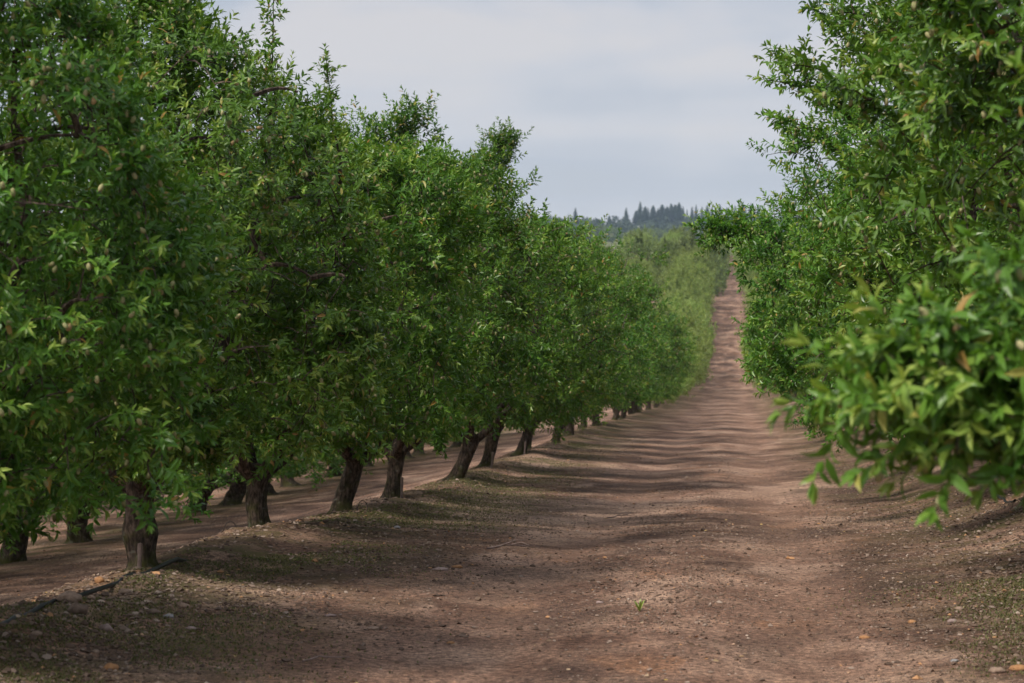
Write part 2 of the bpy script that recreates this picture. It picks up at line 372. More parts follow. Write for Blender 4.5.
# ------------------------------------------------------------------ one almond tree
def grow(seed, H=3.75, rx=2.2, ry=2.08, zlo=.58, zc=2.15, n_sec=105, n_twig=1650, shoots=3.0, lean=(0, 0), fork=.5, sprouts=None, burl=False, n_sprout=4, reach=None, tilt=(0, 0), trunk_r=.088, taper=None):
    r = np.random.default_rng(seed)
    out = {}
    # trunk
    n = 15; t = np.linspace(0, 1, n); top = np.array([lean[0] * fork, lean[1] * fork, fork])
    pts = np.stack([top[0] * t + .018 * np.sin(t * 5 + seed), top[1] * t + .018 * np.cos(t * 4 + seed), -.22 + (fork + .22) * t], 1)
    hh = pts[:, 2]
    rad = trunk_r * (1 + .42 * np.exp(-np.maximum(hh, -.05) / .06) + .22 * np.clip(t - .75, 0, 1) * 4)
    if burl: rad = rad * (1 + .34 * np.exp(-((hh - .25) / .09) ** 2)) * (1 - .1 * np.exp(-((hh - .07) / .05) ** 2))
    g = Geo(); tv = tube(g, pts, rad, 18, .42, seed)
    # closed, domed top
    capc = pts[-1] + np.array([0, 0, trunk_r * .8]); ring = tv[-1]; m = len(ring)
    mid = ring * .55 + capc * .45 + np.array([0, 0, trunk_r * .25])
    q = np.concatenate([ring, mid]); j = np.arange(m); j2 = (j + 1) % m
    g.put(q, np.stack([j, j2, m + j2, m + j], 1)); g.put(np.concatenate([mid, [capc]]), np.stack([j, j2, np.full(m, m)], 1))
    out['trunk'] = g
    # lumpy envelope
    cen = np.array([top[0] * 1.0 + tilt[0], top[1] + tilt[1], zc])
    bd = sph_dirs(16, r); ba = r.uniform(-.22, .16, 16)
    def env(d):
        az = np.where(d[:, 2:3] > 0, H - zc, zc - zlo)
        e = 1 / np.sqrt((d[:, 0] / rx) ** 2 + (d[:, 1] / ry) ** 2 + (np.abs(d[:, 2]) / az[:, 0]) ** 2.0)
        bump = (np.exp(-(1 - d @ bd.T) / .10) * ba).sum(1)
        return e * (1 + bump)
    nodes = [top + np.array([0, 0, .02])]; limbs = []
    nl = 4 + int(r.random() < .5); a0 = r.random() * 6.28
    for i in range(nl):
        a = a0 + i / nl * 6.283 + r.normal(0, .2); el = r.uniform(.55, .95)
        d = np.array([math.cos(a) * math.cos(el), math.sin(a) * math.cos(el), math.sin(el)])
        e = env(d[None])[0] * .74
        end = cen + d * e
        ctrl = top + np.array([math.cos(a) * .75, math.sin(a) * .75, .55]) + r.normal(0, .12, 3)
        p = bez(top - np.array([0, 0, .08]), ctrl, end, 12) ; p[2:-1] += r.normal(0, .03, (9, 3))
        limbs.append((p, np.linspace(trunk_r * .66, .014, 12) ** 1.0)); nodes += list(p[3:])
    out['limbs'] = limbs
    br = Geo()
    cap = 9500; NP = np.zeros((cap, 3)); NP[:len(nodes)] = nodes; nn = len(nodes)
    lev = np.zeros(cap)
    def connect(tg, r0, r1, seg, bow=.18, sides=5):
        nonlocal nn
        dlt = tg - NP[:nn]; dist = np.linalg.norm(dlt, axis=1)
        rc = np.linalg.norm(NP[:nn] - cen, axis=1); rt = np.linalg.norm(tg - cen)
        cost = dist + 1.2 * np.maximum(0, rc - rt) + .5 * np.maximum(0, NP[:nn, 2] - tg[2] - .2) + .25 * r.random(nn) * dist
        i = int(np.argmin(cost)); a = NP[i].copy(); l = dist[i]
        ctrl = (a + tg) / 2 + np.array([0, 0, bow * l]) + r.normal(0, .08 * l, 3)
        p = bez(a, ctrl, tg, seg)
        tube(br, p, np.linspace(r0, r1, seg), sides)
        k = seg - 1; NP[nn:nn + k] = p[1:]; nn += k
        return p
    d = sph_dirs(n_sec, r); e = env(d); q = cen + d * (e * r.uniform(.38, .86, n_sec))[:, None]
    for tg in q[np.argsort(np.linalg.norm(q - top, axis=1))]: connect(tg, .019, .007, 6, .2)
    SP, SD, SL_, BR = [], [], [], []
    d = sph_dirs(n_twig, r); e = env(d); q = cen + d * (e * (.42 + .50 * r.random(n_twig) ** .8))[:, None]
    ncl = 58; dc = sph_dirs(ncl, r); cc = cen + dc * (env(dc) * r.uniform(.78, 1.02, ncl))[:, None]
    pick = r.integers(0, ncl, n_twig); incl = r.random(n_twig) < .70; csz = r.uniform(.13, .24, ncl)
    q = np.where(incl[:, None], cc[pick] + r.normal(0, 1, (n_twig, 3)) * csz[pick][:, None] * np.array([1, 1, 1.25]), q)
    q[:, 2] = np.maximum(q[:, 2], zlo + r.uniform(.0, .25, n_twig))
    q[:, 2] = np.minimum(q[:, 2], cen[2] + (H - zc) * 1.0 - r.uniform(.1, .3, len(q)))
    hr = np.linalg.norm(q[:, :2] - cen[:2], axis=1) / max(rx, ry); q[:, :2] = cen[:2] + (q[:, :2] - cen[:2]) / np.maximum(1, hr / ((1.0 + .10 * r.random(len(q))) * np.interp(q[:, 2], [zlo, zlo + .55, zc], [.66, .90, 1])))[:, None]
    if taper:      # narrower shoulder on the road side: (height where it starts, reach allowed there, reach lost per metre above)
        lim = taper[1] - np.maximum(q[:, 2] - taper[0], 0) * taper[2]; q[:, 0] = np.minimum(q[:, 0], cen[0] + lim - r.uniform(0, .25, len(q)))
    if reach:
        for (rp, n, rd) in reach: q = np.concatenate([q, np.array(rp) + r.normal(0, rd, (n, 3))])
    q = q[np.argsort(np.linalg.norm(q - cen, axis=1))]
    for tg in q:
        p = connect(tg, .0065, .0028, 4, .12, 3)
        td = norm(p[-1] - p[-2]); o = norm(tg - cen); L_ = np.linalg.norm(p[-1] - p[0])
        m = max(1, int(r.poisson(shoots)))
        f = np.clip(1 - r.random(m) ** 1.6 * min(1, .35 / max(L_, .1)) * 1.0, 0, 1); f[0] = 1
        pos = p[0] + (p[-1] - p[0]) * f[:, None]
        ii = np.clip((f * 3).astype(int), 0, 2); pos = p[ii] + (p[ii + 1] - p[ii]) * (f * 3 - ii)[:, None]
        upw = .55 if o[2] > -.1 else .22
        dd = norm(td * .6 + o * .45 + np.array([0, 0, upw]) + r.normal(0, .5, (m, 3)))
        SP.append(pos); SD.append(dd); SL_.append(r.uniform(.07, .26, m)); BR.append(np.full(m, .10 * math.sin(tg[0] * 3.1 + seed) * math.cos(tg[1] * 2.7 + tg[2] * 3.3)))
    # upright water shoots
    sp = list(sprouts or [])
    for i in range(n_sprout):
        a = r.random() * 6.28; k = r.uniform(0, .75)
        sp.append((cen[0] + math.cos(a) * rx * k, cen[1] + math.sin(a) * ry * k, H * (1.0 + .13 * (1 - k) * r.random()) - .55 * k * k))
    for (x, y, z) in sp:
        tg = np.array([x, y, z]); 
        if nn > cap - 40: break
        core = cen + (tg - cen) * np.array([.62, .62, .45])
        i = int(np.argmin(np.linalg.norm(NP[:nn] - core, axis=1))); a = NP[i].copy()
        p = bez(a, (a * .45 + tg * .55) + np.array([(a[0] - tg[0]) * .12, 0, .1]) + r.normal(0, .05, 3), tg, 9); tube(br, p, np.linspace(.013, .003, 9), 5)
        for j in range(2, 9):
            m = 8 if j < 8 else 6
            td = norm(p[j] - p[j - 1]); dd = norm(td * .75 + r.normal(0, .55, (m, 3)))
            SP.append(p[j] + r.normal(0, .02, (m, 3)) - td * r.uniform(0, .12, (m, 1))); SD.append(dd); SL_.append(r.uniform(.06, .15, m)); BR.append(np.full(m, .08))
        SP.append(tg[None]); SD.append(norm(p[-1] - p[-2])[None]); SL_.append(np.array([.12])); BR.append(np.array([.12]))
    out['twigs'] = br
    out['P'] = np.concatenate(SP); out['D'] = np.concatenate(SD); out['S'] = np.concatenate(SL_); out['B'] = np.concatenate(BR); out['cen'] = cen
    # almonds sit at shoot bases in the outer crown
    rel = np.linalg.norm((out['P'] - cen) / np.array([rx, ry, 1.7]), axis=1)
    out['rel'] = rel
    return out

def limbs_build(root, tr, seed):
    for i, (p, rad) in enumerate(tr['limbs']):
        g = Geo(); tube(g, p, rad, 9, .22, seed + i * 3); add('limb', g.build('limb', [M_BARK]), root)

def near_tree(loc, label, seed, tpl=LEAF6, leaf=.071, spacing=.0148, nut_n=100, group=None, mats=None, view=None, **kw):
    root = bpy.data.objects.new('almond_tree', None); C.objects.link(root); root.location = loc
    tag(root, label, 'tree', group)
    tr = grow(seed, **kw)
    add('trunk', tr['trunk'].build('trunk', [M_BARK]), root); limbs_build(root, tr, seed)
    r = np.random.default_rng(seed + 900)
    add('crown', leaves_mesh('crown', tr['P'], tr['D'], tr['S'], tpl, leaf, spacing, mats or [M_LEAF], r, bright=tr['B'], twigs=tr['twigs']), root)
    # nuts
    sel = np.where(tr['rel'] > .74)[0]; sel = r.choice(sel, min(len(sel), 1500), replace=False)
    pos = tr['P'][sel] + tr['D'][sel] * (tr['S'][sel] * .45 + .02)[:, None] + np.array([0, 0, -.016]) + r.normal(0, .012, (len(sel), 3))
    view = np.array([0, 0, CAM_Z]) - np.array(loc); vd = norm(view)
    sc = ((pos - tr['cen']) @ vd) + r.random(len(sel)) * .5; order = np.argsort(-sc)
    for i in order[:nut_n]:
        o = add('almond', NUT_ME if r.random() < .75 else NUT_ME2, root)
        o.location = pos[i]; o.rotation_euler = (r.random() * 6, r.normal(.9, .5), r.random() * 6); o.scale = [r.uniform(.78, 1.12)] * 3
    rest = order[nut_n:]
    if len(rest):
        g = Geo()
        for i in rest: 
            a, b = r.random() * 6.28, r.normal(1.1, .4); ca, sa, cb_, sb_ = math.cos(a), math.sin(a), math.cos(b), math.sin(b)
            Mx = np.array([[ca * cb_, -sa, ca * sb_], [sa * cb_, ca, sa * sb_], [-sb_, 0, cb_]])
            g.put(NV @ Mx.T * .95 + pos[i], NF)
        tag(add('almonds', g.build('almonds', [M_NUT]), root), kind='stuff')
    return root

def mid_proto(seed, leaf, spacing, mats, tpl=LEAF6, nuts=True, tw=True, **kw):
    tr = grow(seed, **kw); r = np.random.default_rng(seed + 900)
    g = tr['trunk']
    for i, (p, rad) in enumerate(tr['limbs']): tube(g, p, rad, 7, .2, seed + i)
    parts = [('trunk', g.build('trunk', [M_BARK])), 
             ('crown', leaves_mesh('crown', tr['P'], tr['D'], tr['S'], tpl, leaf, spacing, mats, r, bright=tr['B'], twigs=tr['twigs'] if tw else None))]
    if nuts:
        sel = np.where(tr['rel'] > .7)[0]; sel = r.choice(sel, min(len(sel), 600), replace=False); g = Geo()
        for i in sel: g.put(NV[:, [2, 1, 0]] * 1.15 + tr['P'][i] + tr['D'][i] * .03, NF)
        parts.append(('almonds', g.build('almonds', [M_NUT])))
    return parts

def place(parts, name, loc, rz, sc, label, group, cat='tree'):
    root = bpy.data.objects.new(name, None); C.objects.link(root)
    root.location = loc; root.rotation_euler = (0, 0, rz); root.scale = sc
    tag(root, label, cat, group)
    for n, me in parts:
        o = add(n, me, root)
        if n == 'almonds': o['kind'] = 'stuff'
    return root

def lerp_x(y, x): return (x, y, gz(x, y))
ORD = ['first', 'second', 'third', 'fourth', 'fifth', 'sixth', 'seventh', 'eighth', 'ninth', 'tenth', 'eleventh', 'twelfth', 'thirteenth', 'fourteenth', 'fifteenth', 'sixteenth', 'seventeenth', 'eighteenth', 'nineteenth', 'twentieth']

GL, GR = 'almond trees of the row left of the road', 'almond trees of the row right of the road'
LY = [14.1, 19.1, 24.1, 28.9, 33.5, 39.8, 44.9, 51.8]
near_tree(lerp_x(14.1, ROW_L - .35), 'large nearest almond tree at left edge, its trunk outside the frame', 100, LEAF8, .074, .0152, group=GL, H=3.8, rx=1.75, ry=2.1, zlo=.68, n_sprout=2, n_twig=2100, taper=(2.4, 1.6, .55))
near_tree(lerp_x(19.1, ROW_L), 'almond tree with a swollen dark trunk base behind the black hose', 101, LEAF8, .071, .0148, group=GL, burl=True, fork=.56, lean=(.05, 0), H=3.85, rx=1.75, zlo=.72, n_twig=2100, taper=(2.5, 1.5, 1.1), trunk_r=.083, n_sprout=2, sprouts=[(.45, 0, 3.9)])
near_tree(lerp_x(24.1, ROW_L), 'almond tree with mossy trunk and one tall shoot rising above its top', 102, group=GL, fork=.5, lean=(-.06, 0), H=3.2, zlo=.72, n_twig=1800, taper=(2.6, 1.7, .6), sprouts=[(.10, .05, 4.4), (-.42, 0, 4.0)], n_sprout=0)
near_tree(lerp_x(28.9, ROW_L), 'almond tree with trunk leaning right and moss patch at its foot', 103, group=GL, lean=(.30, 0), fork=.55, H=3.45, sprouts=[(-.12, 0, 4.4), (-.5, .1, 4.05), (-.2, 0, 4.0)], n_sprout=1, zlo=.72)
near_tree(lerp_x(33.5, ROW_L), 'almond tree with short upright trunk and thin stake beside it', 104, group=GL, lean=(.04, 0), fork=.55, H=3.75, sprouts=[(.1, 0, 4.4), (.25, 0, 4.4)], n_sprout=1, zlo=.75, reach=[((.05, 0, 4.0), 40, .22), ((-.35, 0, 3.9), 40, .2), ((.25, 0, 4.2), 20, .12)])
near_tree(lerp_x(39.8, ROW_L), 'almond tree with two tall shoots against sky, trunk leaning right on grassy bank', 105, group=GL, lean=(.55, 0), fork=.62, H=3.6, sprouts=[(-.15, 0, 4.45), (.78, 0, 4.7)], n_sprout=0, zlo=.72, reach=[((.62, 0, 4.3), 34, .15), ((.78, 0, 4.5), 18, .09), ((.42, 0, 3.95), 40, .2), ((-.12, 0, 4.05), 40, .15)])
near_tree(lerp_x(44.9, ROW_L), 'almond tree with slim leaning trunk just beyond the grassy bank', 106, group=GL, lean=(.42, 0), fork=.62, zlo=.75, H=3.7, nut_n=60)
near_tree(lerp_x(51.8, ROW_L), 'almond tree with splayed forked trunk, eighth in the left row', 107, group=GL, lean=(.6, 0), fork=.62, zlo=.75, H=3.75, nut_n=60)

# the row on the right: crowns reach over the road edge
RY = [9.3, 14.0, 19.0, 24.0, 29.0, 34.0, 39.2]
near_tree(lerp_x(9.3, ROW_R), 'nearest right row almond tree, blurred, low branch hanging over the road edge', 110, LEAF8, .092, .0175, group=GR, H=4.0, rx=1.95, ry=2.1, zlo=.5, tilt=(-.05, 0),
          reach=[((-2.50, -1.2, 1.10), 28, .07), ((-2.28, -1.1, 1.12), 30, .10), ((-1.95, -1.0, 1.16), 34, .13), ((-1.7, -.9, 1.26), 40, .18)])
near_tree(lerp_x(14.0, ROW_R), 'second almond tree from camera in right row, broad dense crown', 111, LEAF8, .088, .0165, group=GR, H=4.2, rx=2.25, ry=2.2, zlo=.42, tilt=(-.1, 0))
near_tree(lerp_x(19.0, ROW_R), 'third almond tree from camera in right row', 112, group=GR, H=4.3, rx=2.4, ry=2.1, zlo=.35, tilt=(-.1, 0), sprouts=[(-1.4, 0, 4.2)])
near_tree(lerp_x(24.0, ROW_R), 'right row almond tree whose stepped branch tips stand against the sky', 113, group=GR, H=4.3, rx=2.4, ry=2.1, zlo=.35, tilt=(-.12, 0), sprouts=[(-2.55, 0, 4.25), (-2.35, .1, 3.9), (-2.6, 0, 3.5), (-2.7, 0, 3.3), (-2.65, 0, 3.0)])
near_tree(lerp_x(29.0, ROW_R), 'fifth almond tree from camera in right row, low twig over the track', 114, group=GR, H=4.2, rx=2.5, ry=2.1, zlo=.4, tilt=(-.2, 0), reach=[((-2.5, 0, 1.2), 18, .12), ((-2.3, 0, 1.35), 20, .18)])
near_tree(lerp_x(34.0, ROW_R), 'right row almond tree with a long branch stretching left across the road', 115, group=GR, H=4.0, rx=2.5, ry=2.1, zlo=.4, tilt=(-.2, 0),
          reach=[((-3.15, 0, 2.66), 22, .08), ((-2.95, 0, 2.72), 26, .11), ((-2.7, 0, 2.68), 30, .15), ((-2.45, 0, 2.6), 30, .2)])
near_tree(lerp_x(39.2, ROW_R), 'seventh almond tree from camera in right row', 116, group=GR, H=3.9, rx=2.4, tilt=(-.1, 0), nut_n=60)

# mid and far prototypes
MID = [mid_proto(200 + i, .092, .024, [M_LEAF], n_twig=900, lean=(random.Random(i).uniform(.1, .5), 0), fork=.56, zlo=.70, n_sprout=5, shoots=3.0) for i in range(5)]
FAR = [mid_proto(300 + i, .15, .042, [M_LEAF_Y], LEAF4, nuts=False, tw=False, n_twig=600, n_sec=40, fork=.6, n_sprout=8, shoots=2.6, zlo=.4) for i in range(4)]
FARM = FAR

LOW = [mid_proto(260 + i, .095, .026, [M_LEAF], n_twig=900, lean=(random.Random(i).uniform(-.2, .4), 0), fork=.5, zlo=.56, trunk_r=.12, n_sprout=3, shoots=3.0) for i in range(3)]
pr = random.Random(5)
def far_place(x, y, label, group, idx=None):
    rz = pr.uniform(-.6, .6) + (math.pi if pr.random() < .5 else 0); s = pr.uniform(.94, 1.12) if y < 200 else pr.uniform(.86, 1.2)
    protos = (LOW if x < -8 and y < 140 else MID) if y < 125 else FARM
    tall = np.interp(y, [56, 62, 105, 150, 240, 340, 430], [1, .90, .90, 1, 1.3, 1.42, 1.2])
    wd = np.interp(y, [200, 240, 345, 430], [1, 1.08, 1.08, 1.15]) if x < 0 else 1.0
    if x < -8 and y < 140: wd = 1.34
    if x == ROW_L and y > 215: x -= .75 * min(1, (y - 215) / 30)
    if x == ROW_R and y > 215: x += .4
    return place(protos[pr.randrange(len(protos))], 'almond_tree', (x + pr.uniform(-.15, .15), y, gz(x, y)), rz, (s * wd, s * wd, s * tall * pr.uniform(.93, 1.08)), label, group)

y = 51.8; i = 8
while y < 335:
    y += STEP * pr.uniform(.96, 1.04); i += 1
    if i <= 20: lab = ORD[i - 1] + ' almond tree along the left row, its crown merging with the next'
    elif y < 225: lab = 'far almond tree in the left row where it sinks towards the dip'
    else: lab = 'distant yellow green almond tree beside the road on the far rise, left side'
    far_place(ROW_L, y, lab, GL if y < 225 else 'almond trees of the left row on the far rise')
y = 39.2; i = 7
while y < 335:
    y += STEP * pr.uniform(.96, 1.04); i += 1
    if i <= 12: lab = ORD[i - 1] + ' almond tree along the right row, mostly hidden by nearer crowns'
    elif y < 225: lab = 'far almond tree in the right row, nearly hidden behind nearer crowns'
    else: lab = 'distant yellow green almond tree beside the road on the far rise, right side'
    far_place(ROW_R, y, lab, GR if y < 225 else 'almond trees of the right row on the far rise')
def row(x, y0, y1, lab, grp, step=STEP, skip=None):
    y = y0
    while y < y1:
        if not (skip and skip[0] < y < skip[1]): far_place(x, y, lab, grp)
        y += step * pr.uniform(.95, 1.05)
row(ROW_L - ROW_GAP, 17.8, 135, 'dark almond tree in the second row left, seen beneath nearer crowns, or unseen and added for shade', 'almond trees of the second row on the left')  # nearest trees, out of view, are added to shade the aisle
row(ROW_L - 2 * ROW_GAP, 40, 130, 'dark almond tree in the third row left, seen beneath nearer crowns', 'almond trees of the third row on the left')
row(ROW_L - 3 * ROW_GAP, 66, 130, 'dim almond tree in the fourth row left, deep in the orchard shade', 'almond trees of the fourth row on the left')
row(ROW_L - 4 * ROW_GAP, 84, 130, 'dim almond tree in the fifth row left, deep in the orchard shade', 'almond trees of the fifth row on the left')
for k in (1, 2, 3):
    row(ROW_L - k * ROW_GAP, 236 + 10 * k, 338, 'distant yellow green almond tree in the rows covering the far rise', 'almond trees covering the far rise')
row(ROW_R + ROW_GAP, 14, 50, 'almond tree in the second row right, behind the road side row', 'almond trees of the second row on the right')
for k in range(0, 3):
    row(ROW_L + .3 - k * ROW_GAP, 425, 565, 'hazy almond tree on the upper slope beyond the first crest', 'almond trees on the upper slope', 6)
row(ROW_R - .75, 425, 565, 'hazy almond tree right of the track on the upper slope', 'almond trees on the upper slope right of the track', 6)

# rounder, darker trees at the crest
BIG = [mid_proto(340 + i, .26, .07, [M_LEAF_D], LEAF4, nuts=False, tw=False, n_twig=600, n_sec=40, fork=.9, n_sprout=2, shoots=2.6, trunk_r=.13) for i in range(2)]
for (px, Y, s, zt, lab) in [(640, 345, 1.25, 235, 'round green tree on the crest left of the distant track, standing alone'), (598, 400, 1.5, 240, 'round tree at left of the crest, low behind the almond tops'),
                       (692, 370, 1.35, 230, 'broad round tree on the crest nearest the distant track'), (668, 372, 1.2, 236, 'middle round tree on the crest between two larger ones'),
                       (704, 400, 1.4, 234, 'dark round tree on the crest half hidden by the long branch')]:
    x = (px - 735) / 3000 * Y; z0 = gz(x, Y); ztop = CAM_Z + (300 - zt) / 3000 * Y
    sz = max(1.0, (ztop - z0) / 4.1)
    place(BIG[pr.randrange(2)], 'shade_tree', (x, Y, z0), pr.random() * 6, (s, s, sz), lab, None)

# ------------------------------------------------------------------ conifers on the far ridge
def conifer(seed, h=16, w=3.2, bare=.1, tuft=False):
    r = np.random.default_rng(seed); g = Geo()
    tube(g, np.array([[0, 0, -1], [0, 0, h * .5], [0, 0, h * .98]]), [.32, .2, .03], 6)
    V, F, A = [], [], []
    z = h * bare
    gg = Geo()
    while z < h * .99:
        f = (z - h * bare) / (h * (1 - bare)); 
        rad = w * (1 - f) ** (.62 if tuft else .85) * (min(1, .45 + f * 3) if tuft else 1) + .15
        nb = 11
        for k in range(nb):
            a = r.random() * 6.28; l = rad * r.uniform(.55, 1.15); dz = -.22 * l * r.uniform(.3, 1.3); c, s = math.cos(a), math.sin(a)
            wd = .42 * l + .2
            p = np.array([[0, 0, z + .25], [c * l * .55 - s * wd, s * l * .55 + c * wd, z + dz * .5 - .1], [c * l, s * l, z + dz], [c * l * .55 + s * wd, s * l * .55 - c * wd, z + dz * .5 - .1], [c * l * .5, s * l * .5, z + dz * .3 + .22]])
            gg.put(p, np.array([[0, 1, 4], [1, 2, 4], [2, 3, 4], [3, 0, 4], [0, 3, 1], [1, 3, 2]]), r.random())
        z += h * .026
    return [('trunk', g.build('trunk', [M_TWIG])), ('crown', gg.build('crown', [M_NEEDLE], smooth=False))]
CON = [conifer(1), conifer(2, 16, 2.2, .06), conifer(3, 16, 3.8, .12, True), conifer(4, 16, 2.7, .2, True)]
def px_at(px, Y): return (px - 735) / 3000 * Y
cr = random.Random(3)
GC = 'conifers on the far ridge'
named = {575: 'slim distant conifer with a pointed top at the left end of the ridge', 568: 'small spindly conifer leftmost on the ridge', 626: 'lone tall conifer with a gap either side on the ridge', 640: 'tallest ragged conifer at left of the dense ridge stand',
         609: 'low broad conifer left of the lone one on the ridge', 702: 'slender conifer at right end of the open ridge skyline', 696: 'slim conifer second from right on the open ridge skyline'}
ts = [(558, 217, 2), (568, 213, 1), (575, 207, 0), (571, 216, 1), (583, 221, 2), (590, 222, 2), (609, 215, 2), (602, 220, 2), (614, 219, 2), (619, 221, 1), (626, 207, 0), (636, 210, 2), (640, 201, 0), (645, 206, 2), (648, 207, 1), (653, 205, 2), (658, 208, 3), (662, 204, 2), (667, 206, 2), (671, 203, 3), (675, 204, 2), (679, 202, 2), (683, 206, 0), (687, 209, 1), (692, 206, 1), (696, 204, 1), (702, 206, 1), (707, 205, 0),
      (712, 206, 1), (720, 204, 0), (727, 207, 2), (735, 205, 1), (743, 204, 2), (751, 203, 0), (758, 205, 1), (545, 219, 0), (535, 218, 2)]
for px, ty, k in ts:
    Y = cr.uniform(1900, 2050); x = px_at(px, Y); z0 = gz(x, Y); top = CAM_Z + (300 - ty) / 3000 * Y; h = top - z0
    lab = named.get(px) or ('conifer in the dense stand along the far ridge' if 630 < px < 690 else 'hazy blue conifer along the open part of the far ridge')
    place(CON[k], 'conifer_tree', (x, Y, z0), cr.random() * 6, (h / 16 * cr.uniform(1.25, 1.7),) * 2 + (h / 16,), lab, GC if px in named else (GC + ', dense stand' if 630 < px < 690 else GC + ', open part'))
M_WOOD = leaf_material('wood foliage', [(0, (.02, .04, .022)), (.6, (.035, .06, .03)), (1, (.06, .085, .04))], .1, .6)
wr = np.random.default_rng(12); gw = Geo()
for i in range(420):
    Y = wr.uniform(1500, 2120); x = wr.uniform(-175, 120); z0 = gz(x, Y); hh = wr.uniform(3.5, 7.5) if Y > 1800 else wr.uniform(3, 5); ww = wr.uniform(2.5, 5)
    m_ = 60; d_ = sph_dirs(m_, wr); q_ = np.array([x, Y, z0 + hh * .5]) + d_ * np.array([ww, ww, hh * .55]) * wr.uniform(.6, 1.05, (m_, 1))
    t1 = norm(wr.normal(size=(m_, 3))); t2 = norm(np.cross(t1, wr.normal(size=(m_, 3)))); sz_ = wr.uniform(.5, 1.1, (m_, 1))
    V_ = np.stack([q_ + t1 * sz_, q_ + t2 * sz_, q_ - t1 * sz_, q_ - t2 * sz_], 1).reshape(-1, 3)
    gw.put(V_, np.arange(m_ * 4).reshape(-1, 4), wr.random())
tag(add('distant_woods', gw.build('distant_woods', [M_WOOD], False)), 'hazy low woods reading as one mass at the foot of the far ridge', 'woods', kind='stuff')
# pale rounded trees in the haze below the ridge
for px, ty, Y, s, lab in [(600, 224, 1500, 2.4, 'pale rounded tree in the haze left below the ridge'), (612, 226, 1450, 2.6, 'pale rounded tree in the haze below the low conifer'), (652, 226, 1400, 2.6, 'pale rounded tree in the haze below the tallest conifer'),
                       (588, 229, 1500, 2.2, 'pale hazy tree left of the low broad conifer'), (632, 230, 1400, 2.2, 'pale hazy tree below the lone tall conifer'), (665, 229, 1450, 2.6, 'pale hazy tree below the dense conifer stand'), (575, 228, 1500, 2.4, 'pale hazy tree at the far left below the ridge')]:
    x = px_at(px, Y); z0 = gz(x, Y); top = CAM_Z + (300 - ty) / 3000 * Y
    place(BIG[0], 'shade_tree', (x, Y, z0), cr.random() * 6, (s, s, max(1, (top - z0) / 4.1)), lab, None)

def px_ground(px, py):
    """where a sight line meets the soil, used once to read positions off the photograph"""
    Y = 8.
    while Y < 300:
        x = (px - 735) / 2987 * Y; z = CAM_Z + (300 - py) / 2987 * Y
        if z <= gz(x, Y): return x, Y
        Y += .05
    return x, Y

# ------------------------------------------------------------------ hose, stakes, wire hoops
def polytube(name, pts, r, m, label, cat, sides=10):
    g = Geo(); tube(g, np.array(pts), np.full(len(pts), r), sides)
    return tag(add(name, g.build(name, [m])), label, cat)
hy = np.linspace(12.2, 19.9, 60); hx = -3.66 + .03 * np.sin(hy * .8)
hz = ground_z(hx, hy); hz = np.maximum(np.convolve(np.pad(hz, 12, mode='edge'), np.ones(25) / 25, 'valid'), hz - .01) + .016
hz[-5:] -= np.linspace(0, .06, 5)
polytube('irrigation_hose', np.stack([hx, hy, hz], 1), .014, M_HOSE, 'black irrigation hose lying on the earth bank past the nearest left trunk', 'hose')
_a = px_ground(989, 487); _b = px_ground(1012, 501); _t = np.linspace(0, 1, 12); hx = _a[0] + (_b[0] - _a[0]) * _t; hy = _a[1] + (_b[1] - _a[1]) * _t; hz = ground_z(hx, hy) + .02
polytube('irrigation_hose', np.stack([hx, hy, hz], 1), .012, M_HOSE, 'short visible length of grey blue hose on the right bank under leaves', 'hose')
def stake(x, y, h, tilt, lab):
    g = Geo(); z = gz(x, y); n = 6; t = np.linspace(0, 1, n)
    p = np.stack([t * tilt, 0 * t, -.06 + t * (h + .06)], 1); tube(g, p, .015 + .003 * np.sin(t * 9), 6, .3, int(y)); 
    top = g.v[0][-6:]; g.put(np.concatenate([top, [top.mean(0) + [0, 0, .006]]]), [[i, (i + 1) % 6, 6] for i in range(6)])
    tag(add('stake', g.build('stake', [M_STAKE], False), None, (x, y, z)), lab, 'stake')
stake(ROW_L + .05, 18.85, .17, .01, 'short pale stake against the swollen trunk base beside the hose')
stake(ROW_L + .13, 33.2, .26, .01, 'thin pinkish stake close by the upright trunk at the bank')
stake(ROW_L + .22, 44.4, .24, .03, 'pale stake beside the slim leaning trunk on the grassy bank')
stake(ROW_L + .24, 51.2, .22, .02, 'short pale stake before the splayed forked trunk')
def hoop(x, y, r, h, lab):
    a = np.linspace(0, math.pi, 14); p = np.stack([r * np.cos(a), .3 * r * np.sin(a * 2), -.04 + h * np.sin(a) ** .8 + 0 * a], 1)
    g = Geo(); tube(g, p, np.full(14, .004), 5); tag(add('drip_tube', g.build('drip_tube', [M_WIRE]), None, (x, y, gz(x, y))), lab, 'drip tube')
hoop(ROW_L - .22, 23.9, .06, .15, 'thin dark drip tube looped up left of the mossy trunk with tall shoot')
hoop(ROW_L - .0 + .32, 28.2, .05, .13, 'thin curled drip tube standing left of the right leaning trunk')

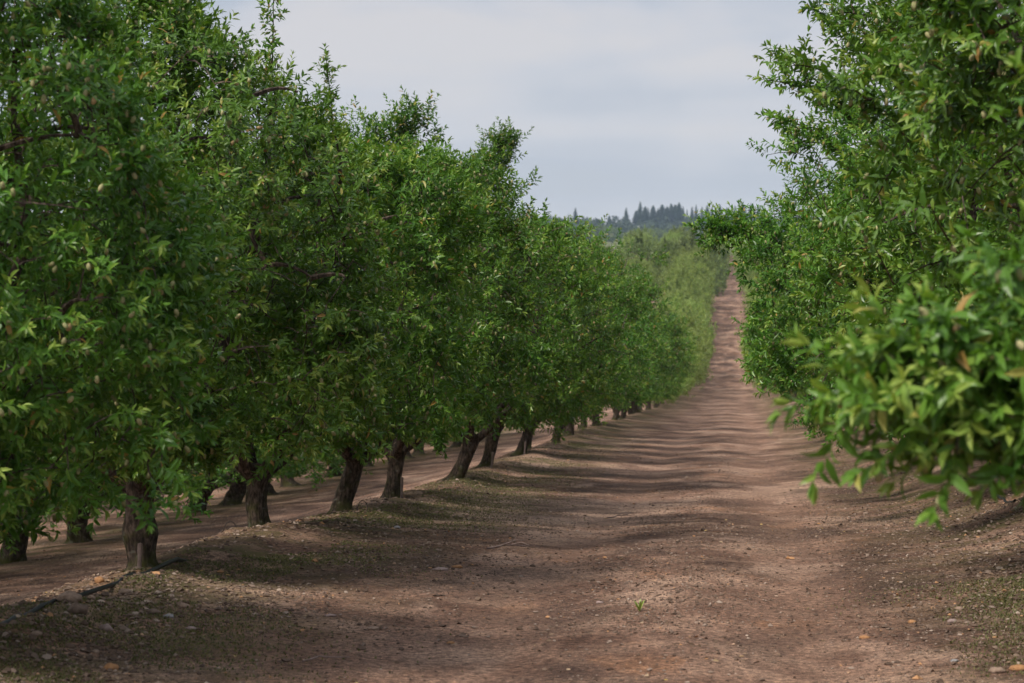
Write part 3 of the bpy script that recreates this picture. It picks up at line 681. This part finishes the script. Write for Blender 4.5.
# ------------------------------------------------------------------ stones
def rock_geo(g, pos, size, r, col, flat=.6, sub=1):
    """irregular lump from a jittered subdivided octahedron"""
    V = [np.array(q, float) for q in [(1, 0, 0), (-1, 0, 0), (0, 1, 0), (0, -1, 0), (0, 0, 1), (0, 0, -1)]]
    F = [(0, 2, 4), (2, 1, 4), (1, 3, 4), (3, 0, 4), (2, 0, 5), (1, 2, 5), (3, 1, 5), (0, 3, 5)]
    for _ in range(sub):
        cache, NF2 = {}, []
        def md(a, b):
            k = (min(a, b), max(a, b))
            if k not in cache: V.append(norm(V[a] + V[b])); cache[k] = len(V) - 1
            return cache[k]
        for a, b, c in F:
            x, y, z = md(a, b), md(b, c), md(c, a); NF2 += [(a, x, z), (x, b, y), (z, y, c), (x, y, z)]
        F = NF2
    V = np.array(V); V = V * (1 + r.normal(0, .10, (len(V), 1))) 
    a = r.random() * 6.28; c, s = math.cos(a), math.sin(a); V = V * np.array([1, r.uniform(.6, .95), flat])
    V = V @ np.array([[c, s, 0], [-s, c, 0], [0, 0, 1]]) * size
    g.put(V + pos, F, col)
def rock_mat(name, c1, c2): return simple(name, c1, .9, c2, 35, .004)
M_ST = {'tan': rock_mat('tan stone', (.22, .15, .11), (.36, .26, .20)), 'pink': rock_mat('pinkish stone', (.24, .17, .15), (.38, .29, .27)), 'orange': rock_mat('orange stone', (.30, .15, .07), (.45, .24, .11)), 'grey': rock_mat('grey stone', (.20, .19, .19), (.36, .35, .36)), 'brown': rock_mat('brown clod', (.12, .085, .065), (.22, .155, .12))}
rr = np.random.default_rng(77)
for px, py, w, c, fl, lab in [
    (62, 606, 26, 'tan', .55, 'large tan stone leaning against the hose'), (70, 618, 24, 'brown', .6, 'brown clod of earth just below the large tan stone'), (99, 636, 18, 'pink', .55, 'smooth pinkish oval stone on the mossy bank'),
    (27, 641, 12, 'tan', .6, 'small tan stone below the hose at left edge'), (147, 619, 16, 'brown', .5, 'flat brown stone on the bank right of the hose'), (163, 622, 11, 'grey', .5, 'flat grey stone on the bank beside a brown one'),
    (178, 612, 9, 'tan', .8, 'little upright tan stone on the dark bank'), (104, 676, 20, 'orange', .5, 'orange brown stone half buried at bottom left'), (88, 659, 10, 'tan', .5, 'small pale tan stone at lower left under the moss'),
    (92, 587, 10, 'orange', .8, 'small squarish orange stone behind the hose'), (84, 605, 9, 'tan', .7, 'small tan stone touching the front of the hose'), (118, 598, 14, 'brown', .5, 'low brown stone in front of the hose under the trunk'),
    (186, 634, 12, 'pink', .4, 'flat pinkish stone right of the mossy bank'), (995, 671, 17, 'tan', .5, 'rounded tan stone near the bottom right corner'), (1016, 667, 20, 'orange', .35, 'flat orange stone at the bottom right edge'),
    (864, 637, 12, 'orange', .35, 'flat reddish stone on the right side of the road'), (911, 622, 10, 'orange', .4, 'small orange stone on dark ground at right'), (951, 620, 12, 'pink', .4, 'pale pinkish stone by the green film at right'),
    (957, 608, 9, 'tan', .6, 'small tan stone just above the pale pinkish one'), (953, 660, 8, 'grey', .5, 'small greyish stone at lower right'), (396, 530, 9, 'grey', .5, 'small grey blue stone near the pinkish stake'),
    (457, 569, 13, 'orange', .3, 'flat orange chip beside a grey patch mid road left'), (440, 572, 18, 'pink', .25, 'long flat pink stone mid road left'), (328, 620, 12, 'pink', .35, 'flat pale stone in the dark patch left of road centre'),
    (450, 646, 9, 'orange', .4, 'small orange pebble in the near road left of centre'), (600, 604, 8, 'pink', .4, 'small pale pebble on the dark wheel track'), (372, 633, 14, 'tan', .3, 'flat tan stone left of the near wheel track')]:
    x, Y = px_ground(px, py); s = w / 2987 * Y / 2
    g = Geo(); rock_geo(g, np.zeros(3), s, rr, .5, fl, 2)
    tag(add('stone', g.build('stone', [M_ST[c]]), None, (x, Y, gz(x, Y) + s * fl * .35)), lab, 'stone')
# dry twig lying on the road
def twig(px0, py0, px1, py1, r, lab, fork=True):
    a = px_ground(px0, py0); b = px_ground(px1, py1); t = np.linspace(0, 1, 9)
    x = a[0] + (b[0] - a[0]) * t + .02 * np.sin(t * 9); y = a[1] + (b[1] - a[1]) * t + .05 * np.sin(t * 7); z = ground_z(x, y) + .012 + .02 * np.sin(t * 3.14)
    g = Geo(); P = np.stack([x, y, z], 1); tube(g, P, np.linspace(r, r * .4, 9), 5)
    if fork:
        for k, sg in ((3, 1), (5, -1)): tube(g, np.array([P[k], P[k] + [.09, .12 * sg, .03], P[k] + [.16, .25 * sg, .02]]), [r * .6, r * .4, r * .2], 4)
    tag(add('dry_stick', g.build('dry_stick', [M_STAKE])), lab, 'stick')
twig(487, 551, 528, 549, .009, 'pale dry stick lying across the road left of centre')
twig(608, 519, 632, 517, .007, 'short pale dry stick on the road centre')
twig(300, 668, 345, 664, .006, 'thin dry stick near the bottom of the road', False)

# ------------------------------------------------------------------ uncountable ground cover
def scatter_y(n, y0, y1, r): return y0 * (y1 / y0) ** r.random(n) if True else None
r = np.random.default_rng(41)
n = 130000; yy = scatter_y(n, 12.5, 60, r); xx = r.uniform(-1, 1, n) * 0
lo = np.maximum(-735 / 2987 * yy - .3, -13); hi = np.minimum(289 / 2987 * yy + .3, 3.6)
xx = lo + (hi - lo) * r.random(n)
dens = fbm(xx * .9, yy * .4, 55); side = np.exp(-((xx + 3.6) / .8) ** 2) + np.exp(-((xx - 2.3) / .8) ** 2)
lanes = np.exp(-((xx + 1.35) / .38) ** 2) + np.exp(-((xx - .4) / .38) ** 2)
keep = r.random(n) < (1 - .8 * np.minimum(lanes, 1)) * np.clip((dens - .38) * 3.2 + side * .5 + .25, .15, 1); xx, yy, side = xx[keep], yy[keep], side[keep]
zz = ground_z(xx, yy)
s = r.gamma(1.6, .0026, len(xx)) * (1 + .8 * side) + .0025; s = np.minimum(s, .028)
O = np.array([(1, 0, 0), (-1, 0, 0), (0, 1, 0), (0, -1, 0), (0, 0, 1), (0, 0, -1), (.6, .6, .5), (-.6, -.55, .55)], float)
OF = np.array([(0, 6, 4), (6, 2, 4), (0, 2, 6), (2, 1, 4), (1, 7, 4), (7, 3, 4), (1, 3, 7), (3, 0, 4), (2, 0, 5), (1, 2, 5), (3, 1, 5), (0, 3, 5)])
a = r.random(len(xx)) * 6.28; ca, sa = np.cos(a), np.sin(a)
B = O[None] * (1 + r.normal(0, .22, (len(xx), 8, 1))) * np.stack([np.ones(len(xx)), r.uniform(.5, 1, len(xx)), r.uniform(.35, .8, len(xx))], 1)[:, None]
V = np.stack([B[..., 0] * ca[:, None] - B[..., 1] * sa[:, None], B[..., 0] * sa[:, None] + B[..., 1] * ca[:, None], B[..., 2]], -1) * s[:, None, None] + np.stack([xx, yy, zz + s * .2], 1)[:, None]
F = (np.arange(len(xx)) * 8)[:, None, None] + OF[None]
tag(add('gravel', mesh_from('gravel', V.reshape(-1, 3), [F.reshape(-1, 3)], [M_PEB], attrs={'var': np.repeat(np.clip(r.beta(2, 2.2, len(xx)) + (r.random(len(xx)) > .97) * .5, 0, 1), 8)})), 'loose gravel and crumbs of earth strewn over the dirt', 'gravel', kind='stuff')

n = 26000; yy = scatter_y(n, 12.5, 90, r)
c = r.choice([0, 1, 2, 3], n, p=[.42, .24, .16, .18]); xx = np.where(c == 0, r.normal(-3.5, .65, n), np.where(c == 1, r.normal(2.2, .7, n), np.where(c == 2, r.uniform(-3, 2, n), r.normal(-9.6, 1.2, n))))
kp = fbm(xx * 1.4, yy * .9, 71) > .50; xx, yy = xx[kp], yy[kp]
zz = ground_z(xx, yy); k = len(xx); a = r.random(k) * 6.28
ld = np.stack([np.cos(a), np.sin(a), r.normal(0, .10, k)], 1); ld = norm(ld); up = np.array([0, 0, 1.]) + r.normal(0, .35, (k, 3)); yv = norm(np.cross(up, ld)); zv = np.cross(ld, yv)
ln = r.uniform(.012, .042, k); T = LEAF6[0] * np.array([1, 1.5, 1.2]); T = T.copy(); T[:, 2] += .05
V = np.stack([xx, yy, zz + .006], 1)[:, None] + ln[:, None, None] * (T[None, :, 0, None] * ld[:, None] + T[None, :, 1, None] * yv[:, None] + T[None, :, 2, None] * zv[:, None])
F = (np.arange(k) * 6)[:, None, None] + LEAF6[1][0][None]
tag(add('fallen_leaves', mesh_from('fallen_leaves', V.reshape(-1, 3), [F.reshape(-1, 4)], [M_LIT], attrs={'var': np.repeat(np.clip(r.beta(2, 2.4, k) + (r.random(k) > .96) * .5, 0, 1), 6)})), 'dry brown leaves and husks littering the banks', 'leaf litter', kind='stuff')

def blades(name, xx, yy, hh, lab):
    k = len(xx); zz = ground_z(xx, yy); a = r.random(k) * 6.28; c, s_ = np.cos(a), np.sin(a); w = r.uniform(.003, .007, k); ln = r.normal(0, .5, (k, 2)) * hh[:, None]
    b = np.stack([xx, yy, zz - .005], 1); wv = np.stack([c * w, s_ * w, 0 * w], 1); m = b + np.stack([ln[:, 0] * .35, ln[:, 1] * .35, hh * .6], 1); t = b + np.stack([ln[:, 0], ln[:, 1], hh], 1)
    V = np.stack([b - wv, b + wv, m + wv * .7, t, m - wv * .7], 1); F = (np.arange(k) * 5)[:, None, None]
    me = mesh_from(name, V.reshape(-1, 3), [(F + np.array([[0, 1, 2, 4]])[None]).reshape(-1, 4), (F + np.array([[4, 2, 3]])[None]).reshape(-1, 3)], [M_GRS], attrs={'var': np.repeat(r.beta(1.6, 2, k), 5)})
    tag(add(name, me), lab, 'grass', kind='stuff')
n = 150000; yy = scatter_y(n, 12.5, 75, r); xx = r.normal(-3.35, .55, n)
m = fbm(xx * 1.1, yy * .45, 91); patch = np.exp(-((yy - 37) / 6) ** 2) * .28 + np.exp(-((yy - 14.5) / 2.0) ** 2) * .16
kp = (m + patch) > .60; xx, yy = xx[kp], yy[kp]
x2 = r.normal(2.1, .5, 40000); y2 = r.uniform(13.2, 19, 40000); kp = fbm(x2 * 1.2, y2 * .8, 95) > .52
xx = np.concatenate([xx, x2[kp]]); yy = np.concatenate([yy, y2[kp]])
blades('grass', xx, yy, r.uniform(.006, .022, len(xx)), 'short mossy green and straw grass on the banks along the rows')
# small weed in the near road
wx, wy = px_ground(640, 612); g = Geo()
for i in range(9):
    a = i * .7; d = np.array([math.cos(a), math.sin(a), 1.0 + .6 * (i % 3)]); d = d / np.linalg.norm(d); p = bez(np.zeros(3), d * .04 + [0, 0, .02], d * .08, 4)
    yv = norm(np.cross([0, 0, 1.], d)); Vw = np.concatenate([p + yv * .007 * np.array([[.3], [1], [.8], [.05]]), p - yv * .007 * np.array([[.3], [1], [.8], [.05]])])
    g.put(Vw, [[0, 1, 5, 4], [1, 2, 6, 5], [2, 3, 7, 6]], .7)
tag(add('weed', g.build('weed', [M_LEAF_Y]), None, (wx, wy, gz(wx, wy))), 'small green weed sprouting alone in the near road', 'weed')

# ------------------------------------------------------------------ haze
hb = mesh_from('haze', [[-610, -40, -12], [610, -40, -12], [610, 2310, -12], [-610, 2310, -12], [-610, -40, 90], [610, -40, 90], [610, 2310, 90], [-610, 2310, 90]], [np.array([[0, 3, 2, 1], [4, 5, 6, 7], [0, 1, 5, 4], [1, 2, 6, 5], [2, 3, 7, 6], [3, 0, 4, 7]])], [])
m, nt = mat('haze air'); pv = N(nt, 'ShaderNodeVolumePrincipled'); pv.inputs['Density'].default_value = .00014; pv.inputs['Color'].default_value = (.62, .80, 1.0, 1); pv.inputs['Anisotropy'].default_value = .1
o = N(nt, 'ShaderNodeOutputMaterial'); L(nt, pv.outputs[0], o.inputs['Volume']); hb.materials.append(m)
tag(add('haze', hb), 'pale blue haze thickening towards the far ridge', 'haze', kind='stuff')

# ------------------------------------------------------------------ sky, sun, camera
SUN_EL, SUN_AZ = R(50), R(226)      # azimuth clockwise from +Y: light comes from the left, a little behind the camera
w = bpy.data.worlds.new('World'); scene.world = w; w.use_nodes = True; nt = w.node_tree; nt.nodes.clear()
sky = N(nt, 'ShaderNodeTexSky'); sky.sky_type = 'NISHITA'; sky.sun_disc = False; sky.sun_elevation = SUN_EL; sky.sun_rotation = SUN_AZ; sky.air_density = 1.2; sky.dust_density = 2
tc = N(nt, 'ShaderNodeTexCoord'); dirv = tc.outputs['Generated']
sp = N(nt, 'ShaderNodeSeparateXYZ'); L(nt, dirv, sp.inputs[0])
zc = mth(nt, 'ADD', mth(nt, 'MAXIMUM', sp.outputs[2], 0), .05)
cb = N(nt, 'ShaderNodeCombineXYZ'); L(nt, mth(nt, 'DIVIDE', sp.outputs[0], zc), cb.inputs[0]); L(nt, mth(nt, 'DIVIDE', sp.outputs[1], zc), cb.inputs[1])
ms = N(nt, 'ShaderNodeMapping'); ms.inputs['Scale'].default_value = (1, 1, 2.2); L(nt, dirv, ms.inputs[0])
c1 = noise(nt, ms.outputs[0], 9, 4, .5, .4); c2 = noise(nt, cb.outputs[0], .5, 3, .5)
cl = mth(nt, 'ADD', mth(nt, 'MULTIPLY', c1, .55), mth(nt, 'MULTIPLY', c2, .45))
CS = 7.2
ccol = ramp(nt, cl, [(.40, (.64, .73, .91)), (.50, (.86, .89, .97)), (.58, (.98, .96, .98))])
ccol2 = mixc(nt, 1.0, ccol, (CS, CS, CS * 1.02), 'MULTIPLY')
cov = ramp(nt, cl, [(.34, (.70,) * 3), (.52, (.93,) * 3)])
tot = mixc(nt, cov, sky.outputs[0], ccol2)
hzf = mth(nt, 'MULTIPLY', mth(nt, 'SUBTRACT', 1.0, mth(nt, 'MULTIPLY', sp.outputs[2], 10.5), clamp=True), .85)
tot = mixc(nt, hzf, tot, (7.1, 7.35, 7.8))
bg = N(nt, 'ShaderNodeBackground'); bg.inputs['Strength'].default_value = .1; L(nt, tot, bg.inputs['Color'])
o = N(nt, 'ShaderNodeOutputWorld'); L(nt, bg.outputs[0], o.inputs['Surface'])
for mm in nt.nodes:
    if mm.type == 'MIX' and mm.blend_type == 'MULTIPLY': mm.clamp_result = False

sd = bpy.data.lights.new('sun', 'SUN'); sd.energy = 4.3; sd.angle = R(13); sd.color = (1, .93, .83)
so = bpy.data.objects.new('sun', sd); C.objects.link(so)
dv = Vector((math.sin(SUN_AZ) * math.cos(SUN_EL), math.cos(SUN_AZ) * math.cos(SUN_EL), math.sin(SUN_EL)))
so.rotation_euler = dv.to_track_quat('Z', 'Y').to_euler(); so.location = (-20, -10, 40)

cd = bpy.data.cameras.new('camera'); cd.sensor_width = 36; cd.lens = 105; cd.clip_end = 4000; cd.clip_start = .2
cd.dof.use_dof = True; cd.dof.focus_distance = 23; cd.dof.aperture_fstop = 6.3
cam = bpy.data.objects.new('camera', cd); C.objects.link(cam); cam.location = (0, 0, CAM_Z)
f = 2987.
cam.rotation_euler = (math.pi / 2 - math.atan((341.5 - 300) / f), 0, math.atan((735 - 512) / f))
scene.camera = cam
scene.view_settings.view_transform = 'Standard'; scene.view_settings.look = 'None'; scene.view_settings.gamma = 1; scene.view_settings.exposure = 0
cy = scene.cycles; scene.render.engine = 'CYCLES'
cy.max_bounces = 6; cy.diffuse_bounces = 3; cy.glossy_bounces = 2; cy.transmission_bounces = 3; cy.volume_bounces = 0; cy.transparent_max_bounces = 4
cy.use_adaptive_sampling = True; cy.adaptive_threshold = .02; cy.use_denoising = True
cy.caustics_reflective = False; cy.caustics_refractive = False
